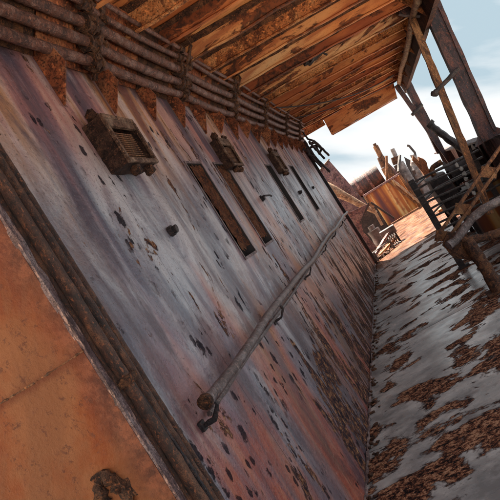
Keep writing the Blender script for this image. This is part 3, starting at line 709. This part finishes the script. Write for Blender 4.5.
# ------------------------------------------------------------------ collapsed railing in the right foreground
c = thing('broken_railing', (1.18, 5.1, 0), 'collapsed railing of bent pipes and a slotted bar in front of the gate', 'railing')
bm = B(); tube(bm, [(1.175, 5.0, .0), (1.185, 5.08, .22), (1.18, 5.16, .44)], [.06, .052, .05], 12, .03, .012, 14); obj('stanchion', bm, 'clot', c)
bm = B(); box(bm, 1.08, 1.27, 4.93, 5.10, .0, .02, .004); rough_up(bm, .006, 9); obj('base_flange', bm, 'clot', c)
bm = B(); tube(bm, [(1.03, 5.1, .50), (1.10, 5.14, .50), (1.19, 5.17, .535), (1.30, 5.2, .58), (1.42, 5.2, .60), (1.58, 5.2, .595), (2.02, 5.2, .62)], .036, 12, .03, .004, 14); obj('bent_rail', bm, 'rail', c)
bm = B(); tube(bm, [(1.13, 5.17, .50), (1.19, 5.17, .445), (1.30, 5.2, .40), (1.45, 5.2, .365), (2.02, 5.2, .34)], .035, 10, .03, .007, 14); obj('lower_rail', bm, 'clot', c)
bm = B()
for s in (-1, 1):
    bar(bm, (1.02 + s * .035, 5.22, .56 - s * .03), (1.97 + s * .035, 5.24, 1.0 - s * .03), .022, .055, side=(-.42, 0, .9), n=16)
for k in (.02, .28, .62, .97): bar(bm, (1.02 + .95 * k - .05, 5.225, .56 + .44 * k + .04), (1.02 + .95 * k + .05, 5.225, .56 + .44 * k - .04), .09, .014, side=(.9, 0, .42), n=2)
rough_up(bm, .006, 14); obj('slotted_bar', bm, 'strut', c)
bm = B(); slab(bm, [(.99, 5.15, .52), (1.09, 5.15, .60), (1.20, 5.15, .50), (1.21, 5.15, .33), (1.12, 5.15, .29), (1.02, 5.15, .38)], (0, .03, 0)); bmesh.ops.subdivide_edges(bm, edges=bm.edges, cuts=2, use_grid_fill=True); rough_up(bm, .016, 9); obj('torn_plate', bm, 'clot', c)

# machinery box behind the gate
k_ = thing('deck_locker', (1.7, 7.9, 0), 'orange streaked steel locker low against the bulwark behind the railing', 'locker')
bm = B(); box(bm, 1.52, 2.02, 7.4, 8.5, .01, .50, .01); obj('locker_body', bm, 'panel', k_)
bm = B(); box(bm, 1.49, 2.025, 7.36, 8.54, .505, .535, .006); obj('locker_lid', bm, 'dark', k_)
e_ = thing('engine_housing', (1.33, 7.8, 0), 'black engine housing on short legs seen through the bars of the gate', 'engine housing')
bm = B(); box(bm, 1.29, 1.50, 7.35, 8.3, .42, .90, .02); bmesh.ops.subdivide_edges(bm, edges=[e for e in bm.edges if e.calc_length() > .2], cuts=4, use_grid_fill=True); rough_up(bm, .02, 5); obj('casing', bm, 'dark', e_)
for x in (1.32, 1.47):
    for y in (7.42, 8.22):
        bm = B(); bar(bm, (x, y, .0), (x, y, .43), .05, .05, n=4); obj('leg', bm, 'dark', e_)
bm = B(); tube(bm, [(1.40, 7.7, .88), (1.40, 7.7, .97), (1.44, 7.7, 1.0), (1.56, 7.7, 1.0)], .035, 10, .03, .006, 12); obj('exhaust_pipe', bm, 'strut', e_)
for k in range(4):
    bm = B(); bar(bm, (1.31, 7.335, .50 + .10 * k), (1.47, 7.335, .50 + .10 * k), .025, .02, n=4); obj('rib', bm, 'post', e_)
w_ = thing('cable_winch', (1.75, 7.9, .535), 'blackened cable winch standing on the orange locker behind the gate', 'winch')
bm = B(); tube(bm, [(1.58, 7.85, .78), (1.98, 7.85, .78)], .14, 18, .05, .012, 12); obj('drum', bm, 'dark', w_)
for x in (1.58, 1.98):
    bm = B(); tube(bm, [(x - .012, 7.85, .78), (x + .012, 7.85, .78)], .21, 20, .02, .006, 10); obj('flange', bm, 'dark', w_)
    bm = B(); slab(bm, [(x - .03, 7.70, .536), (x - .03, 8.0, .536), (x - .03, 7.90, .86), (x - .03, 7.80, .86)], (.015, 0, 0)); obj('bearing_stand', bm, 'post', w_)

# ------------------------------------------------------------------ wreckage at the far end
pb = thing('steel_bin', (.72, 15.9, 0), 'steel bin with yellow and orange streaked front at the far end of the deck', 'bin')
bm = B(); box(bm, .26, 1.19, 15.5, 15.515, .01, .93); obj('front_plate', bm, 'panel', pb)
bm = B(); box(bm, .24, .255, 15.52, 16.4, .01, .93); box(bm, 1.195, 1.21, 15.52, 16.4, .01, .93); box(bm, .26, 1.19, 16.38, 16.395, .01, .93); obj('side_plates', bm, 'orange', pb)
bm = B(); box(bm, .20, 1.26, 15.46, 15.54, .935, .985, .008); obj('top_frame', bm, 'plum', pb)
for x in (.20, 1.21):
    bm = B(); box(bm, x, x + .05, 15.462, 15.538, .005, .932, .008); obj('corner_angle', bm, 'strut', pb)
bm = B(); bar(bm, (.92, 15.47, .93), (1.2, 15.47, .12), .05, .05, n=6); obj('diagonal_brace', bm, 'strut', pb)
# drum with bands
d = thing('steel_drum', (.38, 17, .9), 'dark banded steel drum lying behind the streaked bin', 'drum')
bm = B(); tube(bm, [(-.16, 17, 1.2), (.86, 17, 1.22)], .285, 24, .1, .02, 4); obj('shell', bm, 'post', d)
for x in (.16, .5):
    bm = B(); tube(bm, [(x - .035, 17, 1.206), (x + .035, 17, 1.208)], .305, 24, .05, .008, 5); obj('band', bm, 'plum', d)
bm = B(); box(bm, -.2, .9, 16.8, 17.2, .01, .92, .01); obj('cradle', bm, 'dark', d)
def stack(name, secs, mat, lab, cat):
    t = thing(name, secs[0][0], lab, cat)
    for k, (a, b, r) in enumerate(secs):
        bm = B(); tube(bm, [a, b], r, 12, .08, r * .12, 8, k); obj('section', bm, mat if k % 2 == 0 else 'clot', t)
    return t
stack('mast_stub', [((1.02, 16.5, .0), (1.05, 16.5, 1.30), .13), ((1.04, 16.5, 1.30), (1.08, 16.5, 1.58), .10), ((1.09, 16.5, 1.58), (1.12, 16.5, 1.90), .07), ((1.118, 16.5, 1.90), (1.125, 16.5, 1.97), .045)], 'strut', 'tall stepped rusty mast stub behind the streaked bin', 'mast stub')
stack('mast_stub', [((1.36, 16.7, 0), (1.38, 16.7, 1.18), .15), ((1.36, 16.7, 1.18), (1.41, 16.7, 1.38), .12), ((1.42, 16.7, 1.38), (1.45, 16.7, 1.60), .06)], 'galvd', 'stubby pipe with a pale grey top beside the tall rusty mast stub', 'mast stub')
v = thing('vent_cowl', (1.65, 16.4, 0), 'tattered grey ventilator with a bent dark rod on top', 'ventilator')
bm = B(); tube(bm, [(1.55, 16.4, 0), (1.62, 16.4, .5), (1.72, 16.4, .95), (1.79, 16.4, 1.18)], [.11, .13, .12, .06], 14, .05, .07, 9); obj('trunk', bm, 'galvd', v)
bm = B(); tube(bm, [(1.82, 16.4, 1.05), (1.87, 16.4, 1.2), (1.84, 16.4, 1.42), (1.80, 16.4, 1.46)], .03, 8); obj('bent_rod', bm, 'dark', v)
o_ = thing('orange_fairlead', (1.58, 12, 0), 'orange fairlead post with a notched top beyond the black gate', 'fairlead')
bm = B(); slab(bm, [(1.52, 12, .0), (1.70, 12, .0), (1.66, 12, .85), (1.69, 12, 1.0), (1.62, 12, 1.14), (1.585, 12, 1.06), (1.55, 12, 1.20), (1.50, 12, 1.13), (1.53, 12, .85)], (0, .14, 0)); bmesh.ops.subdivide_edges(bm, edges=bm.edges, cuts=2, use_grid_fill=True); rough_up(bm, .02, 7); obj('horn', bm, 'strut', o_)
bm = B(); box(bm, 1.40, 1.80, 11.95, 12.25, .0, .06, .01); obj('base_plate', bm, 'orange', o_)
# bent plate, boom and scrap past the house end
p = thing('bent_plate', (0, 13.5, 0), 'large plum coloured bent plate rising past the end of the wall', 'steel plate')
bm = B(); slab(bm, [(-.30, 13.5, .3), (-.30, 13.5, 1.98), (.06, 13.72, 2.10), (.24, 13.7, .95), (.30, 13.7, .3)], (0, .02, 0)); obj('sheet', bm, 'plum', p, smooth=False)
bm = B(); bar(bm, (-.30, 13.47, 1.97), (.07, 13.7, 2.11), .05, .03, n=3); obj('folded_edge', bm, 'boxrim', p)
bm = B(); bar(bm, (-.2, 13.6, 0), (-.2, 13.6, .35), .08, .08); bar(bm, (.2, 13.68, 0), (.2, 13.68, .35), .08, .08); obj('foot', bm, 'dark', p)
bm = B(); tube(bm, [(-.36, 13.0, 1.84), (-.1, 12.95, 1.38), (.26, 12.9, .76), (.36, 12.9, .58)], [.11, .10, .055, .04], 14, .08, .01, 8)
tag(obj('fallen_boom', bm, 'tan'), 'tapered pale rusty boom leaning across the bent plate', 'boom')
s = thing('torn_tank', (0.05, 12.6, 0), 'torn plum and dark tank lying open below the fallen boom', 'tank')
bm = B(); slab(bm, [(-.30, 12.5, .0), (-.30, 12.5, .93), (.40, 12.5, .84), (.02, 12.5, .60), (-.05, 12.5, .42), (.02, 12.5, .0)], (0, .02, 0)); obj('torn_side', bm, 'plum', s, smooth=False)
bm = B(); slab(bm, [(-.30, 13.1, .0), (-.30, 13.1, .90), (.42, 13.1, .70), (.42, 13.1, .0)], (0, .02, 0)); obj('back_plate', bm, 'dark', s, smooth=False)
bm = B(); bar(bm, (.38, 12.48, .85), (.35, 12.44, .33), .055, .03, n=4); rough_up(bm, .008, 9); obj('hanging_flap', bm, 'tan', s)
bm = B(); bar(bm, (-.02, 12.47, .58), (.36, 12.47, .86), .04, .03, n=4); bar(bm, (.40, 12.47, .84), (.62, 12.47, .32), .04, .04, n=4); obj('edge_angle', bm, 'dark', s)
bm = B(); tube(bm, [(.12, 12.8, .0), (.12, 12.8, .32)], .13, 14, .05, .02, 7); tube(bm, [(.12, 12.8, .32), (.12, 12.8, .42)], .07, 10); obj('pump', bm, 'galvd', s)
for k, (pts, th, m, lab) in enumerate((
    ([(.95, 17.4, 0), (1.30, 17.4, 0), (1.26, 17.4, 1.05), (1.16, 17.4, 1.42), (1.10, 17.4, 1.15), (.98, 17.4, 1.3)], .03, 'plum', 'jagged plum plate standing between the two mast stubs'),
    ([(1.50, 17.2, 0), (1.95, 17.2, 0), (1.98, 17.2, .9), (1.86, 17.2, 1.12), (1.76, 17.2, .98), (1.62, 17.2, 1.25), (1.55, 17.2, 1.0)], .03, 'dark', 'torn black plate standing behind the tattered ventilator'),
    ([(-.6, 17.9, 0), (.35, 17.9, 0), (.35, 17.9, .85), (.02, 17.9, 1.35), (-.3, 17.9, 1.2), (-.6, 17.9, 1.3)], .03, 'post', 'ragged dark plate behind the banded drum'),
    ([(1.26, 15.3, 0), (1.42, 15.3, 0), (1.36, 15.3, .62), (1.30, 15.3, .85), (1.25, 15.3, .60)], .05, 'strut', 'narrow broken rusty fin just right of the streaked bin'))):
    bm = B(); slab(bm, pts, (.0, th, 0)); bmesh.ops.subdivide_edges(bm, edges=bm.edges, cuts=2, use_grid_fill=True); rough_up(bm, .02, 5, k)
    tag(obj('scrap_plate', bm, m), lab, 'scrap plate', 'torn plates standing at the far end')
for k, (a, b, r, m, lab) in enumerate((((.86, 16.2, .9), (1.22, 16.25, 1.52), .035, 'strut', 'thin rusty pipe leaning against the tall mast stub'), ((1.25, 15.9, 1.0), (1.50, 16.2, 1.34), .04, 'dark', 'short black pipe leaning beside the stubby pale-topped pipe'), ((1.28, 15.2, .1), (1.02, 15.3, .92), .03, 'tan', 'pale bar leaning on the right corner of the streaked bin'))):
    bm = B(); tube(bm, [a, b], r, 9, .05, r * .25, 12, k); tag(obj('leaning_pipe', bm, m), lab, 'pipe', 'loose pipes leaning on the far wreckage')
f = thing('junction_box', (.42, 11.3, 0), 'small grey junction box on a low bracket at the end of the wall', 'junction box')
bm = B(); box(bm, .28, .57, 11.22, 11.42, .19, .33, .01); obj('case', bm, 'galvd', f)
bm = B(); bar(bm, (.33, 11.32, .0), (.33, 11.32, .19), .04, .04); bar(bm, (.52, 11.32, .0), (.52, 11.32, .19), .04, .04); obj('stand', bm, 'dark', f)
bm = B()
for k in range(5): tube(bm, [(.34 + .04 * k, 11.2, .22), (.33 + .045 * k, 11.12, .16), (.35 + .03 * k, 11.1, .05), (.30 + .06 * k, 11.0, .015)], .011, 6, .03); 
obj('cable_ends', bm, 'dark', f)
bm = B()
for k in range(46):
    x = random.uniform(.05, .5) if k < 34 else random.uniform(1.2, 1.6); y = random.uniform(10.5, 12.2) if k < 34 else random.uniform(5.6, 6.8)
    if k < 34 and x > .2 + (y - 10.4) * .22: x = random.uniform(.05, .25)
    lump(bm, (x, y, .015), random.uniform(.015, .045), k, (1.3, 1.2, .6), .8)
for k in range(150):
    y = random.uniform(2.4, 10.3); lump(bm, (.012 + abs(random.gauss(0, .03)), y, .006), random.uniform(.005, .016), k * 1.3, (1.3, 1.2, .7), .8)
sc_ = obj('rust_rubble', bm, 'clot'); sc_['kind'] = 'stuff'; tag(sc_, 'scattered flakes and lumps of rust on the deck', 'rubble')
for k, (a, b, r, m, lab) in enumerate((((.06, 10.62, .10), (.42, 11.0, .26), .03, 'plum', 'short plum bar propped on the rubble at the end of the wall'), ((.10, 10.9, .02), (.46, 11.15, .10), .025, 'orange', 'orange rusted bar lying below the junction box'))):
    bm = B(); bar(bm, a, b, r * 2.4, r * 1.4, n=6); rough_up(bm, .008, 9, k); tag(obj('loose_bar', bm, m), lab, 'steel bar')
bm = B(); bar(bm, (.045, 10.5, .16), (.40, 10.95, .16), .05, .012, n=4); bar(bm, (.06, 10.5, 0), (.06, 10.5, .16), .04, .03); bar(bm, (.38, 10.93, 0), (.38, 10.93, .16), .04, .03)
tag(obj('low_bracket', bm, 'rim'), 'low grey steel bracket standing at the foot of the wall end', 'bracket')

# ------------------------------------------------------------------ wires under the overhead deck
for k, (a, b, d_, r, lab) in enumerate((((.26, 7.2, 2.60), (1.80, 9.6, 2.42), .12, .008, 'longer black wire drooping under the overhead deck'), ((.28, 8.8, 2.6), (1.85, 10.4, 2.40), .06, .007, 'shorter black wire near the far fascia plate'))):
    bm = B(); tube(bm, sag(a, b, d_, 14), r, 6, .1); tag(obj('hanging_wire', bm, 'dark'), lab, 'wire', 'wires slung under the overhead deck')
h = thing('broken_lamp', (.88, 6.1, 2.62), 'black remains of a broken lamp hanging under the overhead deck', 'lamp')
bm = B(); lump(bm, (.88, 6.1, 2.60), .06, 3, (1.2, 1, .6), .8); tube(bm, [(.84, 6.1, 2.62), (.84, 6.1, 2.70)], .02, 8); obj('socket', bm, 'dark', h)
bm = B(); tube(bm, [(.92, 6.1, 2.58), (1.02, 6.12, 2.60), (1.05, 6.15, 2.56)], .012, 6); obj('bent_arm', bm, 'dark', h)

# ------------------------------------------------------------------ lay the whole ship over
bpy.context.view_layer.update()
for o in list(scene.objects):
    if o.parent is None and o.name not in ('camera', 'sun', 'sea', 'beach'):
        o.matrix_world = LIST @ o.matrix_world
